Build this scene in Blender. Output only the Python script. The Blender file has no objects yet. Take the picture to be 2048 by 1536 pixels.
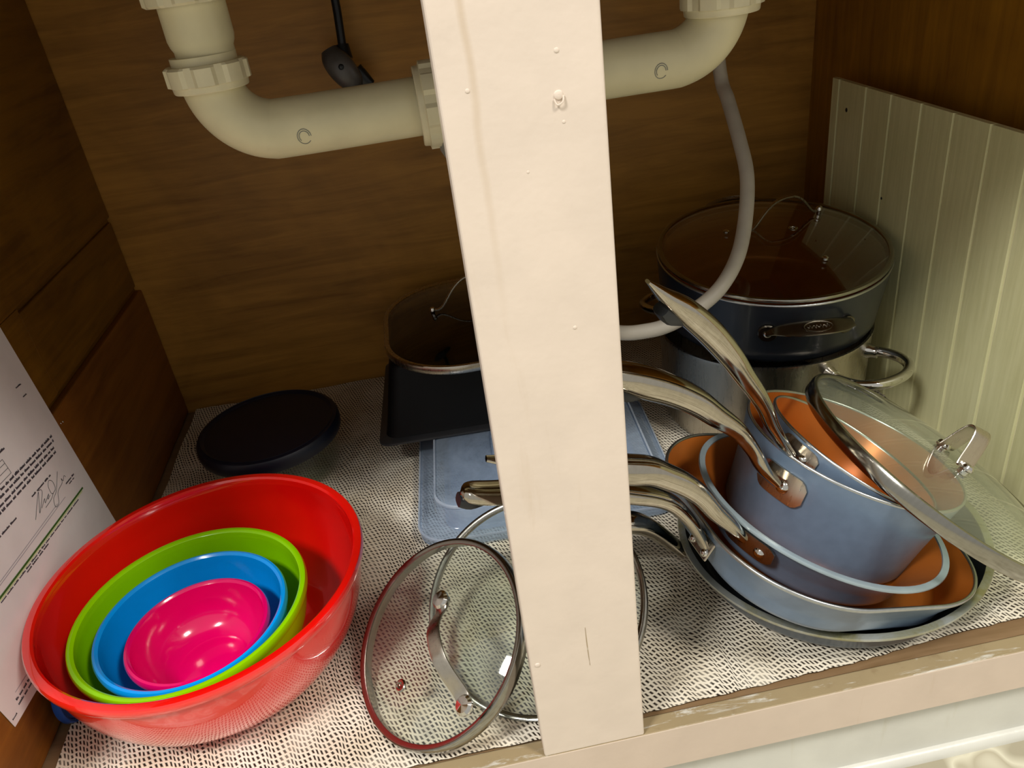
import bpy, bmesh, math, random
from mathutils import Vector, Matrix
random.seed(7)
PI = math.pi
S = bpy.context.scene
COL = S.collection

# ---------------------------------------------------------------- camera, world, lights, exposure
YAW, PITCH, ROLL = math.radians(4.83), math.radians(29.54), math.radians(-8.07)
def cam_axes():
    cy, sy, cp, sp = math.cos(YAW), math.sin(YAW), math.cos(PITCH), math.sin(PITCH)
    f = Vector((sy*cp, cy*cp, -sp)); r = Vector((cy, -sy, 0)); u = r.cross(f)
    cr, sr = math.cos(ROLL), math.sin(ROLL)
    return r*cr + u*sr, -r*sr + u*cr, f
_r, _u, _f = cam_axes()
cd = bpy.data.cameras.new('camera'); cam = bpy.data.objects.new('camera', cd); COL.objects.link(cam)
cd.sensor_fit = 'HORIZONTAL'; cd.sensor_width = 36.0; cd.lens = 36.0*1560/2048
cd.clip_start = 0.01; cd.clip_end = 50
M = Matrix((( _r.x, _u.x, -_f.x, 0.0), (_r.y, _u.y, -_f.y, 0.0), (_r.z, _u.z, -_f.z, 0.48), (0, 0, 0, 1)))
cam.matrix_world = M
S.camera = cam

W = bpy.data.worlds.new('world'); S.world = W; W.use_nodes = True
W.node_tree.nodes['Background'].inputs[0].default_value = (0.97, 0.94, 0.88, 1)
W.node_tree.nodes['Background'].inputs[1].default_value = 0.34

def area(name, loc, target, size, power, color, sy=None):
    l = bpy.data.lights.new(name, 'AREA'); l.energy = power; l.color = color; l.size = size
    if sy: l.shape = 'RECTANGLE'; l.size_y = sy
    o = bpy.data.objects.new(name, l); COL.objects.link(o); o.location = loc
    d = Vector(target) - Vector(loc); o.rotation_euler = d.to_track_quat('-Z', 'Y').to_euler()
    return o
area('ceiling_lamp_light', (-0.95, -0.55, 1.90), (0.05, 0.5, 0.0), 0.36, 22.0, (1.0, 0.98, 0.945))
area('added_fill_light', (1.10, -0.60, 1.90), (0.0, 0.5, 0.0), 0.36, 18.0, (1.0, 0.93, 0.83))  # added fill from the right, brightens the left wall and the letter

S.view_settings.view_transform = 'Standard'; S.view_settings.look = 'None'
S.view_settings.exposure = 0.60; S.view_settings.gamma = 1.0
S.view_settings.use_curve_mapping = False

# ---------------------------------------------------------------- materials
def lin(c):
    if isinstance(c, str):
        c = c.lstrip('#'); c = [int(c[i:i+2], 16)/255 for i in (0, 2, 4)]
    return tuple(x/12.92 if x <= 0.04045 else ((x+0.055)/1.055)**2.4 for x in c) + (1.0,)
class N:
    """small node-tree helper"""
    def __init__(s, name):
        s.m = bpy.data.materials.new(name); s.m.use_nodes = True; s.t = s.m.node_tree; s.n = s.t.nodes
        s.b = s.n['Principled BSDF']; s.out = s.n['Material Output']
    def add(s, t, **kw):
        n = s.n.new(t)
        for k, v in kw.items():
            if k.startswith('i_'):
                n.inputs[k[2:].replace('_', ' ')].default_value = v
            else: setattr(n, k, v)
        return n
    def link(s, a, b): s.t.links.new(a, b)
    def coord(s, scale=(1, 1, 1), rot=(0, 0, 0), kind='Object'):
        tc = s.add('ShaderNodeTexCoord'); mp = s.add('ShaderNodeMapping')
        mp.inputs['Scale'].default_value = scale; mp.inputs['Rotation'].default_value = rot
        s.link(tc.outputs[kind], mp.inputs['Vector']); return mp.outputs[0]
    def math(s, op, a, b=None, c=None):
        n = s.add('ShaderNodeMath', operation=op)
        for i, x in enumerate((a, b, c)):
            if x is None: continue
            if isinstance(x, (int, float)): n.inputs[i].default_value = x
            else: s.link(x, n.inputs[i])
        return n.outputs[0]
    def noise(s, vec, scale, detail=4, rough=0.5, dist=0.0):
        n = s.add('ShaderNodeTexNoise'); n.inputs['Scale'].default_value = scale
        n.inputs['Detail'].default_value = detail; n.inputs['Roughness'].default_value = rough
        n.inputs['Distortion'].default_value = dist
        if vec is not None: s.link(vec, n.inputs['Vector'])
        return n.outputs['Fac']
    def ramp(s, fac, stops):
        r = s.add('ShaderNodeValToRGB'); e = r.color_ramp.elements
        while len(e) < len(stops): e.new(0.5)
        for i, (p, c) in enumerate(stops): e[i].position = p; e[i].color = c
        s.link(fac, r.inputs[0]); return r.outputs[0]
    def mix(s, fac, a, b):
        n = s.add('ShaderNodeMix', data_type='RGBA')
        if isinstance(fac, (int, float)): n.inputs[0].default_value = fac
        else: s.link(fac, n.inputs[0])
        for i, x in ((6, a), (7, b)):
            if isinstance(x, tuple): n.inputs[i].default_value = x
            else: s.link(x, n.inputs[i])
        return n.outputs[2]
    def bump(s, h, strength=0.3, dist=0.001):
        n = s.add('ShaderNodeBump'); n.inputs['Strength'].default_value = strength
        n.inputs['Distance'].default_value = dist; s.link(h, n.inputs['Height'])
        s.link(n.outputs[0], s.b.inputs['Normal'])
    def set(s, color=None, rough=0.5, metal=0.0, spec=0.5, coat=0.0, coat_rough=0.1):
        b = s.b
        if color is not None:
            if isinstance(color, (tuple, str)):
                b.inputs['Base Color'].default_value = color if isinstance(color, tuple) else lin(color)
            else: s.link(color, b.inputs['Base Color'])
        if isinstance(rough, (int, float)): b.inputs['Roughness'].default_value = rough
        else: s.link(rough, b.inputs['Roughness'])
        b.inputs['Metallic'].default_value = metal; b.inputs['Specular IOR Level'].default_value = spec
        b.inputs['Coat Weight'].default_value = coat; b.inputs['Coat Roughness'].default_value = coat_rough
        return s.m

def mat_plain(name, color, rough=0.5, metal=0.0, spec=0.5, coat=0.0, var=0.06, nscale=40, bump=0.0, coat_rough=0.1):
    m = N(name); v = m.coord(); f = m.noise(v, nscale, 4)
    c = lin(color) if isinstance(color, str) else color
    d = tuple(x*(1-var*2.2) for x in c[:3]) + (1,); l = tuple(min(1, x*(1+var)) for x in c[:3]) + (1,)
    col = m.ramp(f, [(0.3, d), (0.7, l)])
    if bump: m.bump(m.noise(v, nscale*4, 3), bump, 0.0006)
    return m.set(col, rough, metal, spec, coat, coat_rough)

def mat_wood(name, dark, light, axis='x', rough=0.45, scale=1.0):
    m = N(name)
    sc = {'x': (2.2, 26, 26), 'y': (26, 2.2, 26), 'z': (26, 26, 2.2)}[axis]
    v = m.coord(tuple(x*scale for x in sc)); v2 = m.coord((4, 4, 4))
    g = m.noise(v, 3.0, 8, 0.62, 0.6); big = m.noise(v2, 1.1, 4, 0.6, 1.0)
    f = m.math('ADD', m.math('MULTIPLY', g, 0.55), m.math('MULTIPLY', big, 0.5))
    col = m.ramp(f, [(0.36, lin(dark)), (0.66, lin(light))])
    m.bump(g, 0.12, 0.0006)
    return m.set(col, rough, 0, 0.35)

def mat_glass(name, tint=(0.9, 0.95, 0.92), gloss=1.0, rough=0.02, ior=1.45, haze=0.0, haze_col=(0.8, 0.85, 0.85)):
    m = N(name)
    tr = m.add('ShaderNodeBsdfTransparent'); tr.inputs[0].default_value = (*tint, 1)
    gl = m.add('ShaderNodeBsdfGlossy'); gl.inputs[0].default_value = (1, 1, 1, 1); gl.inputs['Roughness'].default_value = rough
    lw = m.add('ShaderNodeLayerWeight'); lw.inputs[0].default_value = 0.5
    fac = m.math('MINIMUM', m.math('MULTIPLY', m.math('MULTIPLY_ADD', m.math('POWER', lw.outputs['Facing'], 5.0), 0.95, 0.045), gloss), 1.0)
    mx = m.add('ShaderNodeMixShader'); m.link(fac, mx.inputs[0]); m.link(tr.outputs[0], mx.inputs[1]); m.link(gl.outputs[0], mx.inputs[2])
    last = mx.outputs[0]
    if haze:
        df = m.add('ShaderNodeBsdfDiffuse'); df.inputs[0].default_value = (*haze_col, 1)
        nz = m.noise(m.coord(), 14, 5, 0.7, 0.8)
        f2 = m.math('MULTIPLY', nz, haze*2)
        m2 = m.add('ShaderNodeMixShader'); m.link(f2, m2.inputs[0]); m.link(last, m2.inputs[1]); m.link(df.outputs[0], m2.inputs[2]); last = m2.outputs[0]
    m.link(last, m.out.inputs[0]); return m.m

def mat_steel(name, col='#c9c2b4', rough=0.16):
    m = N(name); v = m.coord((60, 60, 6)); f = m.noise(v, 6, 4)
    r = m.math('MULTIPLY_ADD', f, 0.08, rough-0.04)
    return m.set(m.ramp(f, [(0.2, tuple(x*0.86 for x in lin(col)[:3])+(1,)), (0.8, lin(col))]), r, 1.0)

def mat_paint(name, col, stain='#b39a72', dirty=0.25, top_dirty=False):
    m = N(name); v = m.coord(); v2 = m.coord((30, 30, 3.0))
    drip = m.noise(v2, 1.6, 5, 0.6, 0.4); fine = m.noise(v, 240, 3); mid = m.noise(v, 34, 4)
    base = m.ramp(mid, [(0.3, tuple(x*0.93 for x in lin(col)[:3])+(1,)), (0.7, lin(col))])
    f = m.math('MULTIPLY', m.ramp(drip, [(0.60, (0, 0, 0, 1)), (0.76, (1, 1, 1, 1))]), dirty)
    c = m.mix(f, base, lin(stain))
    if top_dirty:
        sc = m.noise(m.coord((9, 60, 60)), 2.3, 6, 0.7, 0.6)
        c = m.mix(m.ramp(sc, [(0.56, (0, 0, 0, 1)), (0.66, (0.85, 0.85, 0.85, 1))]), c, lin('#d9d6cc'))
    if name == 'paint_cream':            # an old drip stain down the left part of the post
        sp = m.add('ShaderNodeSeparateXYZ'); tc = m.add('ShaderNodeTexCoord'); m.link(tc.outputs['Object'], sp.inputs[0])
        xo = m.math('ADD', sp.outputs[0], m.math('MULTIPLY', m.noise(m.coord((1, 1, 1)), 22, 2), 0.006))
        a = m.ramp(m.math('MULTIPLY', m.math('ABSOLUTE', m.math('SUBTRACT', xo, 0.0325)), 300.0), [(0.15, (1, 1, 1, 1)), (0.75, (0, 0, 0, 1))])
        zz = m.ramp(m.math('MULTIPLY', m.math('SUBTRACT', sp.outputs[2], 0.30), 6.0), [(0.05, (0, 0, 0, 1)), (0.9, (1, 1, 1, 1))])
        c = m.mix(m.math('MULTIPLY', m.math('MULTIPLY', a, zz), 0.42), c, lin('#bfa888'))
    h = m.math('ADD', m.math('MULTIPLY', fine, 0.25), m.math('MULTIPLY', mid, 1.0))
    m.bump(h, 0.35, 0.0012)
    return m.set(c, 0.32, 0, 0.5)

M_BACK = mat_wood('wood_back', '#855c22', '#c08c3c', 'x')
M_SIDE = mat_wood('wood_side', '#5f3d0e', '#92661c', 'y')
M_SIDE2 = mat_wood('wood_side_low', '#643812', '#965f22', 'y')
M_SIDER = mat_wood('wood_right', '#7a4f14', '#b07c20', 'z')
M_BASE = mat_wood('wood_base', '#6f5638', '#94795a', 'x')
M_POST = mat_paint('paint_cream', '#e2d3c3', dirty=0.22)
M_RAIL = mat_paint('paint_rail', '#d6c4b2', dirty=0.3)
M_LEDGE = mat_paint('paint_ledge', '#a3916f', stain='#80694a', dirty=0.5, top_dirty=True)
M_KICK = mat_paint('paint_kick', '#d6d6cd', stain='#b9b294', dirty=0.4)
M_PANEL = None
def mk_panel():
    m = N('panel_cream'); v = m.coord((140, 140, 7)); g = m.noise(v, 1.6, 5, 0.6); b = m.noise(m.coord(), 9, 4)
    f = m.math('ADD', m.math('MULTIPLY', g, 0.5), m.math('MULTIPLY', b, 0.5))
    m.bump(g, 0.25, 0.0008)
    return m.set(m.ramp(f, [(0.35, lin('#d2cf9a')), (0.65, lin('#e8e5b4'))]), 0.42, 0, 0.4)
M_PANEL = mk_panel()
M_GROOVE_GLINT = mat_plain('panel_groove_glint', '#f3edc8', 0.5)  # paler than the planks: paints the highlight caught along the groove edges
M_PVC = mat_plain('pvc_cream', '#e2d9b2', 0.38, var=0.05, nscale=30, bump=0.05)
M_NUT = mat_plain('pvc_nut', '#e8dfbb', 0.34, var=0.05, nscale=60)
M_PVCG = mat_plain('pvc_grey', '#8f9088', 0.4)
M_HOSE = mat_plain('hose_grey', '#cfc9bb', 0.45)
M_BLACKP = mat_plain('black_plastic', '#141c22', 0.35)
M_DGREY = mat_plain('dark_grey_plastic', '#5e5c5a', 0.3, var=0.2)
M_STEEL = mat_steel('steel_polished', '#bdb6a8', 0.10)
M_STEELB = mat_steel('steel_brushed', '#c4bcae', 0.28)
M_BAND = mat_steel('steel_band', '#a5a39a', 0.17)
M_STEELD = mat_steel('steel_dull', '#7e786c', 0.22)
M_CHROME = mat_steel('chrome', '#dcdad4', 0.07)
M_RED = mat_plain('red_plastic', '#ee0d08', 0.22, spec=0.6, coat=1.0, var=0.02, coat_rough=0.05)
M_RED.node_tree.nodes['Principled BSDF'].inputs['Coat IOR'].default_value = 1.75
M_GREEN = mat_plain('green_plastic', '#93d800', 0.2, spec=0.5, coat=0.3, var=0.02)
M_BLUE = mat_plain('blue_plastic', '#009cfa', 0.2, spec=0.5, coat=0.3, var=0.02)
M_PINK = mat_plain('pink_plastic', '#e60068', 0.16, spec=0.5, coat=0.5, var=0.02, coat_rough=0.05)
M_BLUELID = mat_plain('blue_lid', '#1b4c9c', 0.3)
M_NAVY = mat_plain('navy_plastic', '#0d1224', 0.42)
M_GLASS = mat_glass('clear_glass', (0.93, 0.96, 0.93), 1.1)
M_GLASS_LID = mat_glass('lid_glass', (0.965, 0.98, 0.955), 1.15, 0.03, haze=0.015)
M_GLASS_GREEN = mat_glass('lid_glass_green', (0.94, 0.97, 0.92), 1.2, 0.03, haze=0.05, haze_col=(0.66, 0.74, 0.62))
M_GLASS_BACK = mat_glass('lid_glass_grey', (0.74, 0.74, 0.70), 2.0, 0.03)
M_GLASS_DARK = mat_glass('lid_glass_smoky', (0.34, 0.35, 0.33), 1.3, 0.03)
M_BLUEGREY = mat_plain('blue_grey_enamel', '#6b7f96', 0.32, metal=0.1, spec=0.5, coat=0.25, var=0.04, nscale=120)
M_DEEPBLUE = mat_plain('dark_blue_enamel', '#252a33', 0.32, metal=0.15, coat=0.2, var=0.05)
M_GREYRIM = mat_plain('grey_enamel', '#5a646e', 0.3, metal=0.3, coat=0.2)
M_DARKPAN = mat_plain('dark_nonstick', '#1d2023', 0.35)
M_COPPER = mat_plain('copper_ceramic', '#c06a24', 0.33, metal=0.35, var=0.05, nscale=25)
M_ALU = mat_steel('aluminium_rim', '#c6cacb', 0.3)
M_RIMBLUE = mat_plain('pale_rim', '#9fb0b8', 0.3, metal=0.3)
def mk_worn():
    m = N('worn_aluminium'); f = m.noise(m.coord(), 26, 6, 0.7, 0.5)
    s = m.noise(m.coord((1, 1, 1)), 7, 3)
    c = m.ramp(m.math('ADD', m.math('MULTIPLY', f, 0.5), m.math('MULTIPLY', s, 0.5)), [(0.45, lin('#b9bcb6')), (0.58, lin('#9a966a'))])
    return m.set(c, 0.36, 0.6)
M_WORN = mk_worn()
M_BLACKPAN = mat_plain('black_enamel', '#08090b', 0.5, spec=0.2)
M_BLACKEDGE = mat_plain('black_edge', '#2c2d30', 0.35)
M_BLUEBOX = mat_glass('blue_plastic_translucent', (0.60, 0.70, 0.84), 1.2, 0.10, haze=0.42, haze_col=(0.40, 0.50, 0.64))
M_BOXEDGE = mat_glass('blue_plastic_edge', (0.72, 0.80, 0.90), 1.6, 0.15, haze=0.42, haze_col=(0.62, 0.70, 0.80))
M_PAPER = mat_plain('white_paper', '#f0ebea', 0.75, var=0.02)
M_INK = mat_plain('ink', '#3c3740', 0.7)
M_INK2 = mat_plain('ink_light', '#8f8797', 0.7)
M_GREENINK = mat_plain('ink_green', '#3d6a1d', 0.7)
M_HILITE = mat_plain('ink_highlighter', '#dfe9b0', 0.7)

def mk_liner():
    """woven non-slip liner: wavy rows of cream knots with dark slots between them"""
    m = N('woven_liner'); tc = m.add('ShaderNodeTexCoord'); sep = m.add('ShaderNodeSeparateXYZ'); m.link(tc.outputs['Object'], sep.inputs[0])
    x, y = sep.outputs[0], sep.outputs[1]
    wob = m.noise(m.coord((16, 7, 1)), 1.0, 3, 0.5, 0.5)
    wob2 = m.noise(m.coord((60, 6, 1)), 1.0, 2, 0.5)
    w = m.math('ADD', m.math('MULTIPLY', m.math('SINE', m.math('MULTIPLY_ADD', x, 395.0, m.math('MULTIPLY', wob, 26.0))), 0.0013),
               m.math('MULTIPLY', wob2, 0.008))
    yy = m.math('MULTIPLY', m.math('ADD', y, w), 1/0.0049)
    row = m.math('FLOOR', yy); fy = m.math('FRACT', yy)
    xx = m.math('ADD', m.math('MULTIPLY', x, 1/0.0031), m.math('ADD', m.math('MULTIPLY', row, 0.5), m.math('ADD', m.math('MULTIPLY', fy, 0.8), m.math('MULTIPLY', wob, 5.0))))
    fx = m.math('FRACT', xx)
    dx = m.math('ABSOLUTE', m.math('SUBTRACT', fx, 0.5)); dy = m.math('ABSOLUTE', m.math('SUBTRACT', fy, 0.5))
    sl = m.math('MULTIPLY', m.math('SUBTRACT', 0.29, dx), 6.0); sy_ = m.math('MULTIPLY', m.math('SUBTRACT', 0.38, dy), 7.0)
    cl = m.add('ShaderNodeClamp'); m.link(m.math('MINIMUM', sl, sy_), cl.inputs[0])
    hole = cl.outputs[0]
    dens = m.ramp(m.noise(m.coord((9, 9, 1)), 2.6, 3, 0.6), [(0.30, (0.55, 0.55, 0.55, 1)), (0.5, (1, 1, 1, 1))])
    hole = m.math('MULTIPLY', hole, dens)
    yarn = m.ramp(m.noise(m.coord(), 22, 3), [(0.3, lin('#dcd0b8')), (0.7, lin('#f4eddc'))])
    c = m.mix(hole, yarn, lin('#241a12'))
    m.bump(m.math('SUBTRACT', 1.0, hole), 0.7, 0.0012)
    return m.set(c, 0.75, 0, 0.25)
M_LINER = mk_liner()

def mk_vinyl():
    m = N('leaf_vinyl'); v = m.coord((1, 1, 1))
    vo = m.add('ShaderNodeTexVoronoi'); vo.feature = 'SMOOTH_F1'; vo.inputs['Scale'].default_value = 34
    dn = m.add('ShaderNodeTexNoise'); dn.inputs['Scale'].default_value = 16
    m.link(v, dn.inputs['Vector'])
    ad = m.add('ShaderNodeVectorMath', operation='MULTIPLY_ADD'); m.link(dn.outputs['Color'], ad.inputs[0]); ad.inputs[1].default_value = (0.05, 0.05, 0); m.link(v, ad.inputs[2])
    m.link(ad.outputs[0], vo.inputs['Vector'])
    c = m.ramp(vo.outputs['Distance'], [(0.22, lin('#d8d4bf')), (0.34, lin('#b1aa93')), (0.40, lin('#d5d1bb')), (0.5, lin('#a49d87'))])
    return m.set(c, 0.4)
M_VINYL = mk_vinyl()

# ---------------------------------------------------------------- geometry helpers
def mesh_obj(name, verts, faces, mat, parent=None, smooth=True, auto=35, mats=None, fmat=None):
    me = bpy.data.meshes.new(name); me.from_pydata([tuple(v) for v in verts], [], faces); me.update()
    bm = bmesh.new(); bm.from_mesh(me); bmesh.ops.remove_doubles(bm, verts=bm.verts, dist=1e-6)
    bmesh.ops.recalc_face_normals(bm, faces=bm.faces)
    if smooth:
        for f in bm.faces: f.smooth = True
        for e in bm.edges:
            if len(e.link_faces) == 2 and e.calc_face_angle(0) > math.radians(auto): e.smooth = False
    bm.to_mesh(me); bm.free()
    for mm in (mats or [mat]): me.materials.append(mm)
    if fmat:
        for p in me.polygons: p.material_index = fmat(p)
    o = bpy.data.objects.new(name, me); COL.objects.link(o)
    if parent: o.parent = parent
    return o
def tag(o, label, cat, group=None):
    o['label'] = label; o['category'] = cat
    if group: o['group'] = group
    return o
def struct(o): o['kind'] = 'structure'; return o
def empty(name, label, cat, mat=None, loc=(0, 0, 0), group=None):
    o = bpy.data.objects.new(name, None); COL.objects.link(o); o.empty_display_size = 0.02
    o.matrix_world = mat if mat is not None else Matrix.Translation(loc)
    return tag(o, label, cat, group)
def frame(c, n, xref=(1, 0, 0)):
    n = Vector(n).normalized(); u = Vector(xref); u = (u - n*u.dot(n)).normalized(); v = n.cross(u)
    return Matrix(((u.x, v.x, n.x, c[0]), (u.y, v.y, n.y, c[1]), (u.z, v.z, n.z, c[2]), (0, 0, 0, 1)))
def loft(rings, close=True, cap0=False, cap1=False):
    """rings: lists of points with equal counts -> verts, faces"""
    V = [p for r in rings for p in r]; k = len(rings[0]); F = []
    for i in range(len(rings)-1):
        for j in range(k if close else k-1):
            a, b = i*k+j, i*k+(j+1) % k
            F.append((a, b, b+k, a+k))
    if cap0: F.append(tuple(range(k))[::-1])
    if cap1: F.append(tuple(range((len(rings)-1)*k, len(rings)*k)))
    return V, F
def circle(r, z, k=72): return [Vector((r*math.cos(2*PI*i/k), r*math.sin(2*PI*i/k), z)) for i in range(k)]
def rsq(h, z, k=72, cr=0.05, asp=1.0):
    """rounded square ring of half size h"""
    out = []; cr = min(cr, h*0.98, h*asp*0.98); per = k//4; hy = h*asp
    for q in range(4):
        cx = (h-cr)*(1 if q in (0, 3) else -1); cy = (hy-cr)*(1 if q in (0, 1) else -1)
        for i in range(per):
            t = (q + i/(per-1))*PI/2
            out.append(Vector((cx+cr*math.cos(t), cy+cr*math.sin(t), z)))
    return out
def lathe(name, prof, mat, parent=None, k=72, ring=circle, cap0=False, cap1=False, closed=False, auto=35, loc=None, mtx=None):
    rings = [ring(max(r, 1e-5), z, k) for r, z in prof]
    if closed: rings.append(rings[0])
    V, F = loft(rings, True, cap0, cap1)
    o = mesh_obj(name, V, F, mat, parent, True, auto)
    if loc is not None: o.location = loc
    if mtx is not None: o.matrix_local = mtx
    return o
def arc(cx, cz, r, a0, a1, n=6):
    return [(cx+r*math.cos(math.radians(a0+(a1-a0)*i/n)), cz+r*math.sin(math.radians(a0+(a1-a0)*i/n))) for i in range(n+1)]
def box(name, x0, x1, y0, y1, z0, z1, mat, parent=None, bev=0.0, seg=2, mtx=None, mats=None, fmat=None):
    bm = bmesh.new(); bmesh.ops.create_cube(bm, size=1)
    for v in bm.verts: v.co = Vector(((x0+x1)/2+v.co.x*(x1-x0), (y0+y1)/2+v.co.y*(y1-y0), (z0+z1)/2+v.co.z*(z1-z0)))
    if bev: bmesh.ops.bevel(bm, geom=bm.edges[:], offset=bev, segments=seg, profile=0.5, affect='EDGES')
    me = bpy.data.meshes.new(name); bm.to_mesh(me); bm.free()
    for mm in (mats or [mat]): me.materials.append(mm)
    if fmat:
        for p in me.polygons: p.material_index = fmat(p)
    o = bpy.data.objects.new(name, me); COL.objects.link(o)
    if parent: o.parent = parent
    if mtx is not None: o.matrix_local = mtx
    return o
def catmull(P, n=8):
    P = [Vector(p) for p in P]; Q = [P[0]*2-P[1]] + P + [P[-1]*2-P[-2]]; out = []
    for i in range(1, len(Q)-2):
        a, b, c, d = Q[i-1:i+3]
        for j in range(n):
            t = j/n
            out.append(0.5*((2*b)+(c-a)*t+(2*a-5*b+4*c-d)*t*t+(3*b-a-3*c+d)*t**3))
    out.append(P[-1]); return out
def catn(L, n=8): return [v.x for v in catmull([(x, 0, 0) for x in L], n)]
def sweep(name, pts, w, t, side, mat, parent=None, k=16, n=8, sq=2.3, smooth=True, auto=40):
    """tube with superelliptic section: w = widths across 'side', t = thicknesses; tapering along the path"""
    P = catmull(pts, n); Wd = catn(w, n) if isinstance(w, (list, tuple)) else [w]*len(P); Th = catn(t, n) if isinstance(t, (list, tuple)) else [t]*len(P)
    rings = []; side = Vector(side) if side is not None else None
    prev = None
    for i, p in enumerate(P):
        d = (P[min(i+1, len(P)-1)]-P[max(i-1, 0)]).normalized()
        if side is not None: s = (side-d*side.dot(d)).normalized()
        else:
            if prev is None: s = d.orthogonal().normalized()
            else: s = (prev-d*prev.dot(d)).normalized()
            prev = s
        u = s.cross(d); ring = []
        for j in range(k):
            a = 2*PI*j/k; ca, sa = math.cos(a), math.sin(a)
            x = math.copysign(abs(ca)**(2/sq), ca)*max(Wd[i], 2e-4)/2; y = math.copysign(abs(sa)**(2/sq), sa)*max(Th[i], 2e-4)/2
            ring.append(p+s*x+u*y)
        rings.append(ring)
    V, F = loft(rings, True, True, True)
    return mesh_obj(name, V, F, mat, parent, smooth, auto)
def dome(name, r, h, mat, parent, mtx, k=20):
    prof = [(r, 0)] + [(r*math.cos(a), h*math.sin(a)) for a in [PI/2*i/5 for i in range(1, 5)]] + [(0, h)]
    return lathe(name, prof, mat, parent, k, mtx=mtx)

# ---------------------------------------------------------------- setting: the cabinet
YF, YB = 0.334, 0.926
XL, XR = -0.346, 0.485
struct(box('wall_back', XL-0.02, XR+0.02, YB, YB+0.012, -0.02, 0.66, M_BACK))
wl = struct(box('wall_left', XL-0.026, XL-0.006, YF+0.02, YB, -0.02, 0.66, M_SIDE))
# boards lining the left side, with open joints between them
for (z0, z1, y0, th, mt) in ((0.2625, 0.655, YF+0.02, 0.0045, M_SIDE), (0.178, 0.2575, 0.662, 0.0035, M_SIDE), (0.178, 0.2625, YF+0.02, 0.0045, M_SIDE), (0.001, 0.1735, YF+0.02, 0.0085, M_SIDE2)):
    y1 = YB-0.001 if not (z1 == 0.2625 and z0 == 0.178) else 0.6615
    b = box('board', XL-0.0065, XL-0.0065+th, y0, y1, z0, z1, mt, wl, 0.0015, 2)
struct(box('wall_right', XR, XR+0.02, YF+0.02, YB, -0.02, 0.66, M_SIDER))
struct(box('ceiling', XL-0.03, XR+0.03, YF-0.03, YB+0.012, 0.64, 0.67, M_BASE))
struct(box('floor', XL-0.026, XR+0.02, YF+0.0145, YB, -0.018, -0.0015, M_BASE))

post = struct(box('trim_1', 0.0148, 0.0845, YF, YF+0.019, 0.0, 0.60, M_POST, None, 0.0016, 3))
def blob(x, z, r, h=0.5):
    m = Matrix.Translation((x, YF+0.0001, z)) @ Matrix.Rotation(PI/2, 4, 'X')
    prof = [(r, 0), (r*0.85, r*h*0.6), (r*0.4, r*h), (0, r*h*0.9)]
    o = lathe('paint_drip', prof, M_POST, post, 14, mtx=m)
for (x, z, r) in ((0.0642, 0.4215, 0.0021), (0.0270, 0.4285, 0.001), (0.0622, 0.3145, 0.001), (0.0650, 0.4387, 0.0011), (0.0194, 0.0897, 0.0018), (0.0655, 0.4105, 0.0008), (0.0480, 0.392, 0.0007)):
    blob(x, z, r)
# a flake of paint standing up on the post
sweep('paint_flake', [(0.0622, YF-0.0002, 0.4200), (0.0632, YF-0.0012, 0.4178), (0.0655, YF-0.0013, 0.4188), (0.0662, YF-0.0004, 0.4212)], 0.0008, 0.0008, None, M_POST, post, 8, 4)
sweep('crack', [(0.0515, YF-0.0001, 0.1134), (0.0516, YF-0.0001, 0.098), (0.0521, YF-0.0001, 0.0798)], [0.0002, 0.0005, 0.0002], 0.0003, (1, 0, 0), M_LEDGE, post, 8, 4)
for dy in (0.0, 0.004):
    dome('nail_head', 0.0011, 0.0007, M_CHROME, wl, Matrix.Translation((XL+0.0020, 0.641-dy, 0.1605+dy*0.2)) @ Matrix.Rotation(PI/2, 4, 'Y'), 10)
struct(box('trim_2', XL-0.03, XR+0.05, YF, YF+0.0135, -0.041, 0.0, None, None, 0.0009, 2, mats=[M_RAIL, M_LEDGE], fmat=lambda p: 1 if p.normal.z > 0.9 else 0))
struct(box('trim_3', XL-0.03, XR+0.05, YF, YF+0.019, 0.535, 0.64, M_POST, None, 0.0015, 2))
struct(box('trim_5', XL-0.060, XL-0.0008, YF, YF+0.019, 0.0, 0.56, M_POST, None, 0.0015, 2))
struct(box('trim_6', XR+0.001, XR+0.055, YF, YF+0.019, 0.0, 0.56, M_POST, None, 0.0015, 2))
struct(box('baseboard_front', XL-0.03, XR+0.3, 0.3462, 0.356, -0.116, -0.030, M_KICK, None, 0.001, 2))
qr = []
V, F = loft([[Vector((x, 0.3462-0.007*math.sin(PI/2*i/5), -0.116+0.008*math.cos(PI/2*i/5))) for i in range(6)]+[Vector((x, 0.3462, -0.116))] for x in (XL-0.03, XR+0.3)], True, True, True)
struct(mesh_obj('trim_4', V, F, M_KICK))
struct(box('floor', -1.6, 1.6, -1.8, 0.36, -0.13, -0.116, M_VINYL))

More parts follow.
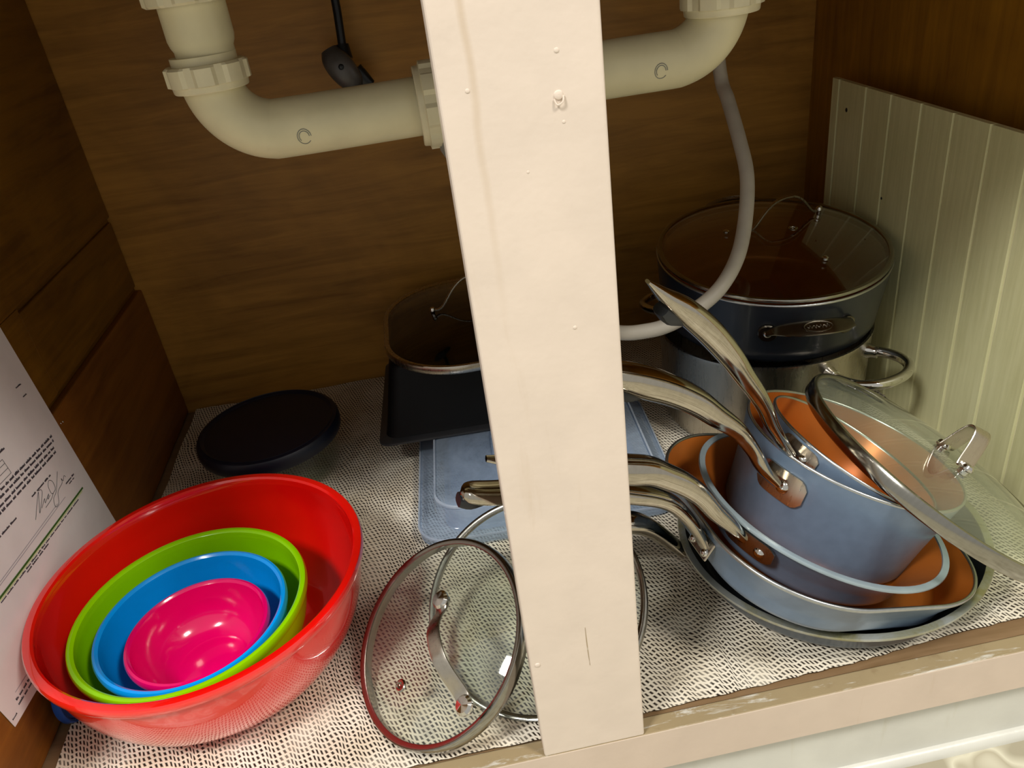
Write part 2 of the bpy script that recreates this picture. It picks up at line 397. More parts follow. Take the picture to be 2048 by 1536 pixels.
# ---------------------------------------------------------------- shelf liner (one sheet, gently rippled, with a frayed front edge)
def liner():
    nx, ny = 150, 90; V = []; F = []
    front = [(-0.345, 0.3492), (-0.03, 0.3478), (0.014, 0.3480), (0.09, 0.3500), (0.127, 0.3505), (0.165, 0.3512), (0.19, 0.3522), (0.24, 0.3528), (0.32, 0.3590), (0.381, 0.3610), (0.47, 0.3650)]
    def fy(x):
        for (a, b), (c, d) in zip(front, front[1:]):
            if a <= x <= c: return b+(d-b)*(x-a)/(c-a)
        return front[-1][1]
    for i in range(nx+1):
        x = -0.3335+(0.470+0.3335)*i/nx
        for j in range(ny+1):
            y0 = fy(x); y = y0+(YB-0.002-y0)*(j/ny)**1.0
            z = 0.0008+0.0005*math.sin(x*70+1.3*math.sin(y*23))*math.sin(y*31+0.7)+0.0005
            if j < 2: y += random.uniform(-0.0006, 0.0006)
            if i < 10: z += 0.0025*(1-i/10)*abs(math.sin(y*26+2))
            V.append((x, y, max(z, 0.0003)))
    for i in range(nx):
        for j in range(ny):
            a = i*(ny+1)+j; F.append((a, a+ny+1, a+ny+2, a+1))
    o = mesh_obj('shelf_liner', V, F, M_LINER)
    tag(o, 'cream and brown woven non-slip liner spread over the cabinet floor', 'shelf liner')
liner()

# ---------------------------------------------------------------- bead-board panel leaning on the right wall
bp = empty('beadboard_panel', 'cream grooved board standing against the right wall', 'panel')
XP = 0.456
ys = [0.8254, 0.8102, 0.7585, 0.7149, 0.6676, 0.6225, 0.5761, 0.5321, 0.487, 0.442, 0.397, 0.366]
def top_z(y): return 0.3094 + (y-0.8254)*0.0147
for a, b in zip(ys, ys[1:]):
    g = 0.0009
    y0, y1 = b+g, a-g if a != ys[0] else a
    z0, z1 = 0.0022, top_z((a+b)/2)
    c = 0.0013
    prof = [(XP+0.005, y0-0.0002), (XP+c, y0-0.0002), (XP, y0+c*0.8), (XP, y1-c*0.8), (XP+c, y1+0.0002), (XP+0.005, y1+0.0002)]
    V, F = loft([[Vector((x, y, z0)) for x, y in prof], [Vector((x, y, top_z(y))) for x, y in prof]], True, True, True)
    mesh_obj('plank', V, F, M_PANEL, bp, False)
V = [(XP+0.0017, ys[0]-0.0005, 0.003), (XP+0.0017, ys[-1], 0.003), (XP+0.0017, ys[-1], top_z(ys[-1])-0.0005), (XP+0.0017, ys[0]-0.0005, top_z(ys[0])-0.0005)]
V += [(XP+0.0068, y, z) for _, y, z in V]
mesh_obj('backing_board', V, [(0, 1, 2, 3), (7, 6, 5, 4), (0, 4, 5, 1), (1, 5, 6, 2), (2, 6, 7, 3), (3, 7, 4, 0)], M_GROOVE_GLINT, bp, False)
# nail hole near the top corner and a knot mark
for (y, z, r) in ((0.7921, 0.2814, 0.0022), (0.7125, 0.2085, 0.0014)):
    dome('nail_head', r, 0.0006, M_DARKPAN, bp, Matrix.Translation((XP-0.0001, y, z)) @ Matrix.Rotation(-PI/2, 4, 'Y'), 12)

# ---------------------------------------------------------------- drain pipes
dp = empty('drain_pipe', 'cream plastic sink drain pipes running behind the post', 'pipe', loc=(0.05, 0.52, 0.40))
def dlocal(o): o.location = -Vector((0.05, 0.52, 0.40)); return o
PR = 0.0178
def bend(c, r, a0, a1, n=8): return [(c[0]+r*math.cos(math.radians(a0+(a1-a0)*i/n)), 0.52, c[2]+r*math.sin(math.radians(a0+(a1-a0)*i/n))) for i in range(n+1)]
TX, AZ = -0.1105, 0.395
elb = bend((TX+0.034, 0, AZ+0.034), 0.034, 180, 270)
dlocal(sweep('left_arm', [(TX, 0.52, AZ+0.044)]+elb+[(-0.03, 0.52, AZ), (0.04, 0.52, AZ+0.0005)], 2*PR, 2*PR, (0, 1, 0), M_PVC, dp, 32, 3, 2.0)).name = 'elbow_arm'
dlocal(sweep('hub', [(TX, 0.52, AZ+0.029), (TX, 0.52, AZ+0.048)], 2*PR+0.0030, 2*PR+0.0030, (0, 1, 0), M_PVC, dp, 32, 2, 2.0))
TX2, AZ2 = 0.2090, 0.3995
elb = bend((TX2-0.034, 0, AZ2+0.034), 0.034, 0, -90)
dlocal(sweep('right_arm', [(TX2, 0.52, AZ2+0.044)]+elb+[(0.13, 0.52, AZ2), (0.06, 0.52, AZ2-0.001)], 2*PR, 2*PR, (0, 1, 0), M_PVC, dp, 32, 3, 2.0)).name = 'elbow_arm'
dlocal(sweep('hub', [(TX2, 0.52, AZ2+0.029), (TX2, 0.52, AZ2+0.048)], 2*PR+0.0030, 2*PR+0.0030, (0, 1, 0), M_PVC, dp, 32, 2, 2.0))
# tailpieces
def lz(name, prof, mat, x, y=0.52): return dlocal_lathe(name, prof, mat, x, y)
def dlocal_lathe(name, prof, mat, x, y):
    return lathe(name, [(r, z) for r, z in prof], mat, dp, 40, cap0=True, cap1=True, loc=Vector((x, y, 0))-Vector((0.05, 0.52, 0.40)))
lz('tailpiece', [(PR-0.0006, 0.425), (PR-0.0006, 0.446), (0.0184, 0.4485), (0.0192, 0.452), (0.0192, 0.62)], M_PVC, TX+0.002)
lz('tailpiece', [(PR-0.0006, 0.43), (PR-0.0006, 0.62)], M_PVC, TX2)
def nut(x, y, z0, z1, R, axis='z', k=8, twist=0.2):
    """slip nut: castellated ring with raised flats"""
    rings = []; kk = 64
    def rad(a): 
        f = (a/(2*PI)*k+twist) % 1.0
        return R if f < 0.62 else R*0.935
    h = z1-z0
    for (dz, s) in ((0, 0.80), (0, 0.965), (0.08, 1.0), (0.72, 1.0), (0.76, 0.955), (0.96, 0.94), (1.0, 0.92), (1.0, 0.78)):
        ring = []
        for i in range(kk):
            a = 2*PI*i/kk; r = (rad(a) if 0.05 < dz < 0.74 else R*0.955)*s
            p = Vector((r*math.cos(a), r*math.sin(a), z0+h*dz))
            if axis == 'x': p = Vector((p.z, p.x, p.y))
            ring.append(p+Vector((x, y, 0)) if axis == 'z' else p+Vector((0, y, x)))
        rings.append(ring)
    V, F = loft(rings, True, False, False)
    return dlocal(mesh_obj('slip_nut', V, F, M_NUT, dp, True, 20))
nut(TX, 0.52, 0.4385, 0.4235, 0.0246)
nut(TX+0.002, 0.52, 0.4700, 0.486, 0.0265)
nut(TX2, 0.52, 0.4390, 0.4225, 0.0262)
nut(AZ, 0.52, 0.0250, 0.0095, 0.0268, 'x')
nut(AZ2, 0.52, 0.094, 0.110, 0.0262, 'x')
# tee, down pipe and trap nut behind the post
dlocal(sweep('tee', [(0.018, 0.52, AZ), (0.10, 0.52, AZ2)], 0.043, 0.043, (0, 1, 0), M_PVC, dp, 32, 2, 2.0))
lz('reducer', [(0.018, 0.312), (0.018, 0.338), (0.0235, 0.347), (0.0295, 0.357), (0.0345, 0.367), (0.0355, 0.385)], M_PVCG, 0.0535, 0.515)
lz('down_pipe', [(0.0178, 0.25), (0.0178, 0.33)], M_PVC, 0.0535, 0.515)
nut(0.0535, 0.515, 0.301, 0.286, 0.0285)
dlocal(sweep('trap_bend', [(0.0535, 0.515, 0.29), (0.0535, 0.520, 0.255), (0.0535, 0.545, 0.232), (0.0535, 0.578, 0.240), (0.0535, 0.60, 0.275), (0.0535, 0.62, 0.31), (0.0535, 0.66, 0.325), (0.0535, YB+0.005, 0.325)], 2*PR, 2*PR, (1, 0, 0), M_PVC, dp, 28, 5, 2.0))
# moulded round marks on the two arms
for (x, z) in ((-0.062, 0.391), (0.163, 0.3965)):
    for r in (0.0046, 0.0034):
        ring = [(x+r*math.cos(a*PI/9)*0.9, 0.52-math.sqrt(max(0, (PR+0.0001)**2-(z+r*math.sin(a*PI/9)-(AZ if x < 0 else AZ2))**2)), z+r*math.sin(a*PI/9)) for a in range(17 if r > 0.004 else 12)]
        dlocal(sweep('moulded_mark', ring, 0.0006, 0.0005, None, M_PVCG, dp, 6, 1, 2.0))

hose = sweep('drain_hose', [(0.305, 0.84, 0.52), (0.3085, 0.80, 0.43), (0.3094, 0.772, 0.342), (0.3080, 0.748, 0.320), (0.3050, 0.712, 0.2894), (0.3005, 0.683, 0.264), (0.2880, 0.655, 0.2355), (0.2700, 0.628, 0.2110), (0.2470, 0.608, 0.1935), (0.2235, 0.600, 0.1810), (0.1960, 0.597, 0.1710), (0.1740, 0.597, 0.1685), (0.1480, 0.602, 0.1700), (0.10, 0.625, 0.18), (0.075, 0.68, 0.20), (0.07, 0.78, 0.22), (0.07, YB+0.003, 0.23)], 0.0132, 0.0132, None, M_HOSE, None, 20, 6, 2.0)
tag(hose, 'pale grey plastic hose curving down in front of the lidded pan', 'hose')

cb = empty('hanging_cable', 'black cable with a dark grey moulded end hanging near the back wall', 'cable', loc=(-0.0485, 0.90, 0.40))
def cl(o): o.location = -Vector((-0.0485, 0.90, 0.40)); return o
cl(sweep('cord', [(-0.047, 0.902, 0.62), (-0.0475, 0.902, 0.50), (-0.0477, 0.90, 0.4473), (-0.0490, 0.898, 0.420), (-0.0505, 0.896, 0.398)], 0.0088, 0.0088, None, M_BLACKP, cb, 14, 5, 2.0))
cl(sweep('collar', [(-0.0500, 0.8965, 0.406), (-0.0500, 0.894, 0.392)], [0.013, 0.016], [0.013, 0.016], None, M_BLACKP, cb, 16, 2, 2.4))
cl(sweep('moulded_end', [(-0.0640, 0.893, 0.4030), (-0.0610, 0.890, 0.3950), (-0.0560, 0.888, 0.3860), (-0.0500, 0.887, 0.3760), (-0.0440, 0.888, 0.3680), (-0.0405, 0.890, 0.3645)], [0.018, 0.026, 0.029, 0.027, 0.021, 0.010], [0.012, 0.018, 0.02, 0.019, 0.015, 0.008], (0.75, 0, 0.66), M_DGREY, cb, 20, 5, 2.6))
cl(sweep('socket_tip', [(-0.0430, 0.894, 0.3790), (-0.0360, 0.894, 0.3700), (-0.0285, 0.894, 0.3625)], [0.020, 0.018, 0.012], [0.014, 0.013, 0.010], (0.7, 0, 0.7), M_BLACKP, cb, 16, 4, 2.6))
dome('button', 0.0032, 0.0016, M_BLACKP, cb, Matrix.Translation(Vector((-0.0545, 0.8785, 0.3865))-Vector((-0.0485, 0.90, 0.40))) @ Matrix.Rotation(PI/2, 4, 'X'), 14)

# ---------------------------------------------------------------- letter on the left wall
PX0 = (-0.3428, 0.4105, 0.0485)
pp = empty('paper_sheet', 'white printed letter with a signature and a green line, upright against left wall', 'paper', loc=PX0)
def on_wall(V):                          # sheet coordinates (across, up, off the wall) -> cabinet axes; the sheet hangs a little askew
    return [(w, 1.011*(0.9925*u-0.1335*v), 1.011*(-0.122*u+0.991*v)) for u, v, w in V]
PW, PH = 0.2378, 0.305
def px_off(u, v): return 0.0006*math.sin(u/PW*PI)*min(1.0, v/0.1)
V = []; F = []; nu, nv = 16, 20
for s in (0, 1):
    for i in range(nu+1):
        for j in range(nv+1):
            u, v = PW*i/nu, PH*j/nv; V.append((u, v, px_off(u, v)-0.0003*s))
k = (nu+1)*(nv+1)
for i in range(nu):
    for j in range(nv):
        a = i*(nv+1)+j; F.append((a, a+nv+1, a+nv+2, a+1)); F.append((k+a, k+a+1, k+a+nv+2, k+a+nv+1))
def rim_idx():
    r = [i*(nv+1) for i in range(nu+1)] + [nu*(nv+1)+j for j in range(1, nv+1)] + [i*(nv+1)+nv for i in range(nu-1, -1, -1)] + [j for j in range(nv-1, 0, -1)]
    return r
R_ = rim_idx()
for a, b in zip(R_, R_[1:]+R_[:1]): F.append((a, a+k, b+k, b))
mesh_obj('sheet', on_wall(V), F, M_PAPER, pp, True, 60)
def strip(V, F, a, b, w):
    a = Vector(a); b = Vector(b); d = (b-a); n = max(1, int(d.length/0.006)); nrm = Vector((-d.y, d.x)).normalized()*w/2
    for i in range(n):
        p, q = a+d*i/n, a+d*(i+1)/n; s = len(V)
        for pt in (p-nrm, q-nrm, q+nrm, p+nrm): V.append((pt.x, pt.y, px_off(pt.x, pt.y)+0.00025))
        F.append((s, s+1, s+2, s+3))
def words(V, F, u0, u1, v, h, rnd, wl=(0.004, 0.0135), gap=0.0017):
    u = u0
    while u < u1-0.002:
        w = min(rnd.uniform(*wl), u1-u); 
        # a word: ragged run of letter strokes
        x = u
        while x < u+w-0.0004:
            lw = rnd.uniform(0.0008, 0.0013); hh = h*rnd.choice((0.72, 0.72, 0.8, 1.05))
            strip(V, F, (x, v+hh/2-h*0.36), (min(x+lw, u+w), v+hh/2-h*0.36), hh); x += lw+0.00022
        u += w+gap
rnd = random.Random(3)
V, F = [], []
for i, (v, ur) in enumerate(((0.1431, 0.2238), (0.1387, 0.2222), (0.1337, 0.2190), (0.1295, 0.2160))):
    words(V, F, 0.02, ur-0.003, v-0.0012, 0.0023, rnd)
words(V, F, 0.02, 0.124, 0.1150, 0.0018, rnd, (0.008, 0.015))
words(V, F, 0.153, 0.189, 0.1168, 0.0017, rnd)
words(V, F, 0.2008, 0.2186, 0.0985, 0.0016, rnd); words(V, F, 0.205, 0.2165, 0.0958, 0.0013, rnd)
words(V, F, 0.099, 0.1393, 0.0748, 0.0015, rnd); words(V, F, 0.06, 0.205, 0.0772, 0.0014, rnd)
words(V, F, 0.212, 0.225, 0.1966, 0.0013, rnd, (0.006, 0.013)); words(V, F, 0.2143, 0.2237, 0.1867, 0.0014, rnd, (0.006, 0.009))
words(V, F, 0.120, 0.158, 0.1650, 0.0020, rnd); words(V, F, 0.04, 0.19, 0.262, 0.0022, rnd); words(V, F, 0.03, 0.17, 0.232, 0.0022, rnd)
words(V, F, 0.0152, 0.0411, 0.0130, 0.0019, rnd, (0.003, 0.009)); words(V, F, 0.0142, 0.0395, 0.0088, 0.0019, rnd, (0.003, 0.009))
words(V, F, 0.002, 0.0084, 0.0058, 0.0012, rnd)
mesh_obj('printed_text', on_wall(V), F, M_INK, pp, False)['kind'] = 'stuff'
V, F = [], []
for (a, b) in (((0.02, 0.0865), (0.19, 0.0905)), ((0.07, 0.0895), (0.1757, 0.0925)), ((0.0188, 0.0181), (0.0441, 0.0176))):
    strip(V, F, a, b, 0.0004)
mesh_obj('ruled_line', on_wall(V), F, M_INK2, pp, False)
V, F = [], []
for vv in (0.1593, 0.1555, 0.1507, 0.1457): strip(V, F, (0.05, vv), (0.1486, vv), 0.0004)
for uu in (0.05, 0.085, 0.1486): strip(V, F, (uu, 0.1593), (uu, 0.1457), 0.0004)
mesh_obj('printed_table', on_wall(V), F, M_INK, pp, False)
V, F = [], []; strip(V, F, (0.015, 0.0805), (0.2197, 0.0813), 0.0019); mesh_obj('green_rule', on_wall(V), F, M_GREENINK, pp, False)
V, F = [], []; strip(V, F, (0.015, 0.0788), (0.2160, 0.0795), 0.0012); mesh_obj('pale_rule', on_wall(V), F, M_HILITE, pp, False)
V, F = [], []
def pen(L):
    C_ = catmull([(x, y, 0) for x, y in L], 6)
    for a, b in zip(C_, C_[1:]): strip(V, F, (a.x, a.y), (b.x, b.y), 0.0005)
pen([(0.1411, 0.0997), (0.151, 0.107), (0.1631, 0.1152), (0.1559, 0.1073), (0.1501, 0.1007), (0.1653, 0.1106), (0.1676, 0.1144), (0.1636, 0.116)])
pen([(0.1554, 0.1022), (0.165, 0.1062), (0.1629, 0.1029), (0.1729, 0.1061), (0.1682, 0.1031), (0.1734, 0.1041)])
pen([(0.1787, 0.1028), (0.1764, 0.1044), (0.1779, 0.1112), (0.1829, 0.1144), (0.1864, 0.1109), (0.1845, 0.1042), (0.1787, 0.1028), (0.172, 0.1005), (0.160, 0.0995)])
pen([(0.1997, 0.1139), (0.1842, 0.1021), (0.1751, 0.0989), (0.1714, 0.092), (0.178, 0.092), (0.1852, 0.0998), (0.1967, 0.1024), (0.199, 0.106), (0.2, 0.103), (0.2045, 0.1057), (0.206, 0.1035)])
mesh_obj('signature', on_wall(V), F, M_INK, pp, False)

# ---------------------------------------------------------------- nested mixing bowls
def bowl(name, label, c, R, H, mat, rimw, z0, group, foot=0.5):
    o = empty(name, label, 'bowl', loc=(c[0], c[1], z0), group=group)
    t = 0.0021
    Rb = R*foot
    def prof(off, zb):
        pts = []
        for i in range(15):
            f = i/14; a = f*PI/2
            r = Rb+(R-rimw*0.6-Rb)*math.sin(a)**0.92; z = (H-0.006)*(1-math.cos(a))**0.88 if i else 0
            pts.append((r-off, z+zb if i < 3 else z+zb*(1-f)))
        return pts
    outer = prof(0, 0); inner = prof(t, t)
    P = [(0, 0.0015), (Rb*0.9, 0.0015), (Rb*0.93, 0)] + outer[1:]
    lathe('body', P, mat, o, 96)
    rr = rimw/2
    # outward rounded rim with a soft outer fold
    rim = [(R-rimw*0.55, H-0.008), (R-0.0006, H-0.0075), (R, H-0.0055), (R, H-0.0022), (R-0.0010, H-0.0004), (R-0.0028, H), (R-rimw+0.0016, H-0.0003), (R-rimw, H-0.0018), (R-rimw-0.0004, H-0.0075)]
    lathe('rim', rim, mat, o, 96, closed=True)
    # inside surface
    I = [(R-rimw-0.0002, H-0.004)] + [(min(r, R-rimw-0.0002), z) for r, z in inner[::-1][1:]] + [(Rb*0.85, t+0.0005), (0, t+0.0005)]
    lathe('inside', I, mat, o, 96)
    return o
G = 'nested mixing bowls'
rb = bowl('mixing_bowl', 'large red mixing bowl with the three smaller bowls stacked in it', (-0.2167, 0.4861), 0.125, 0.0888, M_RED, 0.0075, 0.0028, G, 0.55)
bowl('mixing_bowl', 'lime green mixing bowl sitting directly inside the red bowl', (-0.2300, 0.4780), 0.0895, 0.0635, M_GREEN, 0.0056, 0.0055, G, 0.55)
bowl('mixing_bowl', 'bright blue mixing bowl sitting directly inside the green bowl', (-0.2298, 0.4723), 0.0726, 0.0535, M_BLUE, 0.0048, 0.0090, G, 0.55)
bowl('mixing_bowl', 'smallest bowl, pink, on top of the nest of bowls', (-0.2268, 0.4662), 0.0544, 0.0415, M_PINK, 0.0046, 0.0125, G, 0.5)
# blue lid stuck between wall and red bowl
bl = empty('plastic_disc', 'small blue plastic lid peeking out between red bowl and left wall', 'lid', frame((-0.3335, 0.4560, 0.0215), (1, 0, 0.08), (0, 1, 0)))
lathe('disc', [(0, 0.0), (0.0185, 0.0), (0.0196, 0.001), (0.0196, 0.004), (0.018, 0.0045), (0.0165, 0.003), (0, 0.003)], M_BLUELID, bl, 48)
lathe('rim', [(0.0195, -0.001), (0.0202, 0.0), (0.0202, 0.0045), (0.0193, 0.005), (0.0193, -0.001)], M_BLUELID, bl, 48)

# ---------------------------------------------------------------- round glass container with dark lid
gc = empty('food_container', 'round glass food container with a navy lid behind the red bowl', 'container', loc=(-0.205, 0.749, 0.0018))
lathe('glass_bowl', [(0, 0), (0.060, 0), (0.0645, 0.002), (0.0675, 0.010), (0.0705, 0.040), (0.0710, 0.050), (0.0675, 0.050), (0.0672, 0.040), (0.0640, 0.011), (0.0610, 0.0045), (0, 0.0045)], M_GLASS, gc, 72)
lathe('lid', [(0.0735, 0.043), (0.0752, 0.0425), (0.0762, 0.0445), (0.0766, 0.050), (0.0760, 0.0545), (0.0742, 0.0575), (0.0715, 0.0584), (0.0690, 0.0578), (0.0672, 0.0562), (0, 0.0560), (0, 0.052), (0.0735, 0.0505)], M_NAVY, gc, 96, closed=True)
lathe('lid_bead', [(0.0700, 0.0585), (0.0706, 0.0592), (0.0714, 0.0588)], M_NAVY, gc, 96)

# ---------------------------------------------------------------- blue translucent storage box (upside down) + black roasting pan + its glass lid
sb = empty('storage_box', 'translucent blue plastic box, low, under the black roasting pan', 'box', frame((0.072, 0.655, 0.0018), (0, 0, 1), (math.cos(-0.06), math.sin(-0.06), 0)))
def sbr(asp, cr): return lambda h, z, k: rsq(h, z, k, cr, asp)
A_ = 0.83
lathe('tub', [(0.1225, 0.002), (0.1240, 0.003), (0.1240, 0.0105), (0.1225, 0.0118), (0.1110, 0.0122), (0.1085, 0.0145), (0.1065, 0.0310), (0.1040, 0.0338), (0.1000, 0.0345), (0.0001, 0.0345)], M_BLUEBOX, sb, 96, ring=sbr(A_, 0.028), auto=50)
lathe('bead', [(0.1232, 0.0100), (0.1248, 0.0104), (0.1248, 0.0122), (0.1232, 0.0126)], M_BOXEDGE, sb, 96, ring=sbr(A_, 0.0285), closed=True)
lathe('ridge', [(0.1040, 0.0332), (0.1058, 0.0332), (0.1058, 0.0352), (0.1040, 0.0358)], M_BOXEDGE, sb, 96, ring=sbr(A_, 0.026), closed=True)
lathe('inner_tub', [(0.1000, 0.002), (0.0960, 0.006), (0.0900, 0.0300), (0.0860, 0.0318), (0.0001, 0.0318)], M_BLUEBOX, sb, 96, ring=sbr(A_, 0.024), auto=50)
lathe('foot', [(0.046, 0.0345), (0.046, 0.0372), (0.0435, 0.0376), (0.0435, 0.0345)], M_BLUEBOX, sb, 64, ring=sbr(0.9, 0.02))

rp = empty('roasting_pan', 'black roasting pan turned over on the blue box', 'pan', frame((0.030, 0.785, 0.0395), (0, 0, 1), (math.cos(-0.05), math.sin(-0.05), 0)))
lathe('body', [(0.1060, 0.003), (0.1040, 0.008), (0.0900, 0.074), (0.0880, 0.0790), (0.0850, 0.0805), (0.0001, 0.0810)], M_BLACKPAN, rp, 80, ring=sbr(0.84, 0.014), auto=50)
lathe('flange', [(0.1020, 0.0035), (0.1115, 0.0015), (0.1135, 0.0005), (0.1140, -0.0015), (0.1125, -0.002), (0.1050, 0.0020)], M_BLACKEDGE, rp, 80, ring=sbr(0.84, 0.013), closed=True)

def lid(name, label, mtx, R, glass, dome_h, band=0.009, ring=circle, band_mat=None, k=96, depth=0.006):
    o = empty(name, label, 'lid', mtx)
    bw = 0.0026
    P = []
    for i in range(9):
        a = i/8; P.append(((R-bw)*(1-a), dome_h*(1-(1-a)**2.2)))
    Q = [(r*0.985, z-0.0030) for r, z in P][::-1]
    lathe('glass', P+Q, glass, o, k, ring=ring, auto=60)
    lathe('rim_band', [(R-0.0052, 0.0008), (R-0.0030, 0.0022), (R-0.0008, 0.0016), (R, -0.0002), (R-0.0002, -depth), (R-0.0016, -depth-0.0014), (R-0.0036, -depth-0.0006), (R-0.0034, -0.0020)], band_mat or M_BAND, o, k, ring=ring, closed=True, auto=50)
    return o
def strap(o, a, b, h, base, width=0.011, th=0.0016, knob=0.0052, n_=None):
    """arched metal strap handle between two studs at a and b on the lid"""
    a = Vector((a[0], a[1], 0)); b = Vector((b[0], b[1], 0)); d = b-a; up = Vector((0, 0, 1)); side = d.normalized().cross(up)
    pts = [a+up*(base+0.004), a+d*0.10+up*(base+0.005), a+d*0.26+up*(base+h*0.72), a+d*0.40+up*(base+h*0.97), a+d*0.60+up*(base+h*0.97), a+d*0.74+up*(base+h*0.72), b-d*0.10+up*(base+0.005), b+up*(base+0.004)]
    hd = sweep('handle', pts, width, th, side, M_STEELB, o, 14, 6, 5.0)
    for p in (a, b):
        lathe('stud', [(knob*0.7, 0), (knob*0.75, 0.0035), (knob, 0.0045), (knob, 0.0062), (knob*0.75, 0.0080), (0, 0.0086)], M_CHROME, hd, 24, loc=p+up*(base-0.001))
def vent(o, p, z):
    lathe('vent', [(0.0046, 0), (0.0046, 0.0009), (0.0036, 0.0015), (0.0024, 0.0012), (0.0020, 0.0), (0.0012, 0.0), (0.0008, 0.0008), (0, 0.0008)], M_STEEL, o, 24, loc=Vector((p[0], p[1], z)))
sq_ring = lambda h, z, k: rsq(h, z, k, h*0.74, 1.0)
l4 = lid('glass_lid', 'dark glass lid lying on the upturned black roasting pan', frame((0.048, 0.780, 0.1290), (0.0, -0.01, 1)), 0.1120, M_GLASS_DARK, 0.016, ring=sq_ring, band_mat=M_STEELB)
strap(l4, (-0.056, -0.004), (0.046, 0.012), 0.034, 0.013, 0.0035, 0.0020, 0.003)

# ---------------------------------------------------------------- pans
def pan_shell(o, R, d, taper, body_mat, lin_mat, rim_mat, rim_w=0.0022, ring=circle, bend=0.014, k=96, lip=0.0, t=0.0024):
    Rb = R-taper
    ou = [(0, -d), (Rb-bend, -d)] + [(Rb-bend+bend*math.sin(a*PI/12), -d+bend*(1-math.cos(a*PI/12))*0.9) for a in range(1, 6)]
    top = [(Rb+(R-lip-Rb)*f**1.3, -d+bend*0.9+(d-bend*0.9-0.0015)*f) for f in (0.15, 0.35, 0.6, 0.8, 1.0)]
    P = ou+top+([(R-0.0004, -0.0012)] if lip else [])
    lathe('body', P, body_mat, o, k, ring=ring, auto=60)
    Rt = R-rim_w
    I = [(0, -d+t), (Rb-bend-0.001, -d+t)] + [(Rb-bend-0.001+(bend-t)*math.sin(a*PI/12), -d+t+(bend-t)*(1-math.cos(a*PI/12))*0.9) for a in range(1, 6)]
    I += [(min(Rt, Rb-t+(Rt-Rb+t)*f**1.3), -d+t+bend*0.9+(d-t-bend*0.9-0.0008)*f) for f in (0.15, 0.35, 0.6, 0.8, 1.0)]
    lathe('lining', I, lin_mat, o, k, ring=ring, auto=60)
    lathe('rim', [(R-0.0003, -0.0022), (R+0.0002, -0.0008), (R-0.0002, 0.0003), (R-rim_w*0.5, 0.0006), (Rt+0.0001, 0.0002), (Rt-0.0002, -0.0012)], rim_mat, o, k, ring=ring, closed=True, auto=60)
def handle(o, pts, w, t, side=None, slot=True, mat=None):
    inv = o.matrix_world.inverted(); P = [inv @ Vector(p) for p in pts]
    if side is None:
        a = P[-1]-P[0]; side = a.cross(Vector((0, 0, 1)))
    h = sweep('handle', P, w, t, side, mat or M_STEEL, o, 24, 8, 2.35)
    if slot:
        q = P[-3]*0.45+P[-2]*0.55; d = (P[-2]-P[-3]).normalized(); s = side.normalized()
        up = s.cross(d).normalized()
        if up.z < 0: up = -up
        # hanging slot: dark recess under the tip
        sweep('hanging_slot', [q-up*(t[-3]*0.36)-d*0.012, q-up*(t[-3]*0.5)-d*0.002, q-up*(t[-3]*0.46)+d*0.005], [w[-3]*0.62, w[-3]*0.74, w[-3]*0.6], [0.005, 0.009, 0.007], s, M_DARKPAN, h, 12, 3, 3.0)
    return h
def bracket(o, az, half, h0, h1, Rf, rivets, rr=0.0042):
    """riveted steel plate that hugs the pan wall; Rf(h) = wall radius there"""
    nA, nH = 14, 8; rings = []
    def edge(fa):                       # rounded plate outline
        e = abs(fa*2-1); return 1.0 if e < 0.6 else math.sqrt(max(0.0, 1-((e-0.6)/0.4)**2*0.75))
    V = []; F = []
    for s in (0, 1):
        for i in range(nA+1):
            fa = i/nA; a = az+(fa-0.5)*2*half/Rf(h0); m_ = (h0+h1)/2; hh = (h1-h0)/2*edge(fa)
            for j in range(nH+1):
                h = m_-hh+2*hh*j/nH; r = Rf(h)+(0.0019 if s else -0.0002)
                V.append((r*math.cos(a), r*math.sin(a), h))
    n_ = (nA+1)*(nH+1)
    for i in range(nA):
        for j in range(nH):
            a = i*(nH+1)+j; F.append((n_+a, n_+a+nH+1, n_+a+nH+2, n_+a+1))
    per = [i*(nH+1) for i in range(nA+1)]+[nA*(nH+1)+j for j in range(1, nH+1)]+[i*(nH+1)+nH for i in range(nA-1, -1, -1)]+[j for j in range(nH-1, 0, -1)]
    for a, b in zip(per, per[1:]+per[:1]): F.append((a, b, b+n_, a+n_))
    bk = mesh_obj('bracket', V, F, M_STEELB, o, True, 40)
    for (da, h) in rivets:
        a = az+da/Rf(h); p = Vector((math.cos(a), math.sin(a), 0)); 
        m = frame(p*(Rf(h)+0.0017)+Vector((0, 0, h)), p, (0, 0, 1))
        dome('rivet', rr, 0.0026, M_CHROME, bk, m)

# 1 skillet at the bottom of the stack: dark, worn bright rim
GP = 'pans in the front stack'
p1 = empty('frying_pan', 'dark round skillet with a worn bright rim, lowest of the front stack', 'pan', frame((0.2771, 0.4575, 0.0370), (-0.004, -0.014, 0.9999)))
pan_shell(p1, 0.1185, 0.0325, 0.0135, M_GREYRIM, M_DARKPAN, M_WORN, 0.0055, lip=0.004)
handle(p1, [(0.1605, 0.4735, 0.0262), (0.1481, 0.4748, 0.0397), (0.1341, 0.4758, 0.0547), (0.1191, 0.4773, 0.063), (0.09, 0.480, 0.068), (0.06, 0.483, 0.071), (0.038, 0.486, 0.073)], [0.018, 0.016, 0.018, 0.022, 0.023, 0.020, 0.008], [0.008, 0.012, 0.014, 0.015, 0.015, 0.012, 0.005], slot=False)
bracket(p1, math.radians(172), 0.016, -0.022, -0.006, lambda h: 0.1165+h*0.55, [(0.009, -0.014), (-0.009, -0.014)])

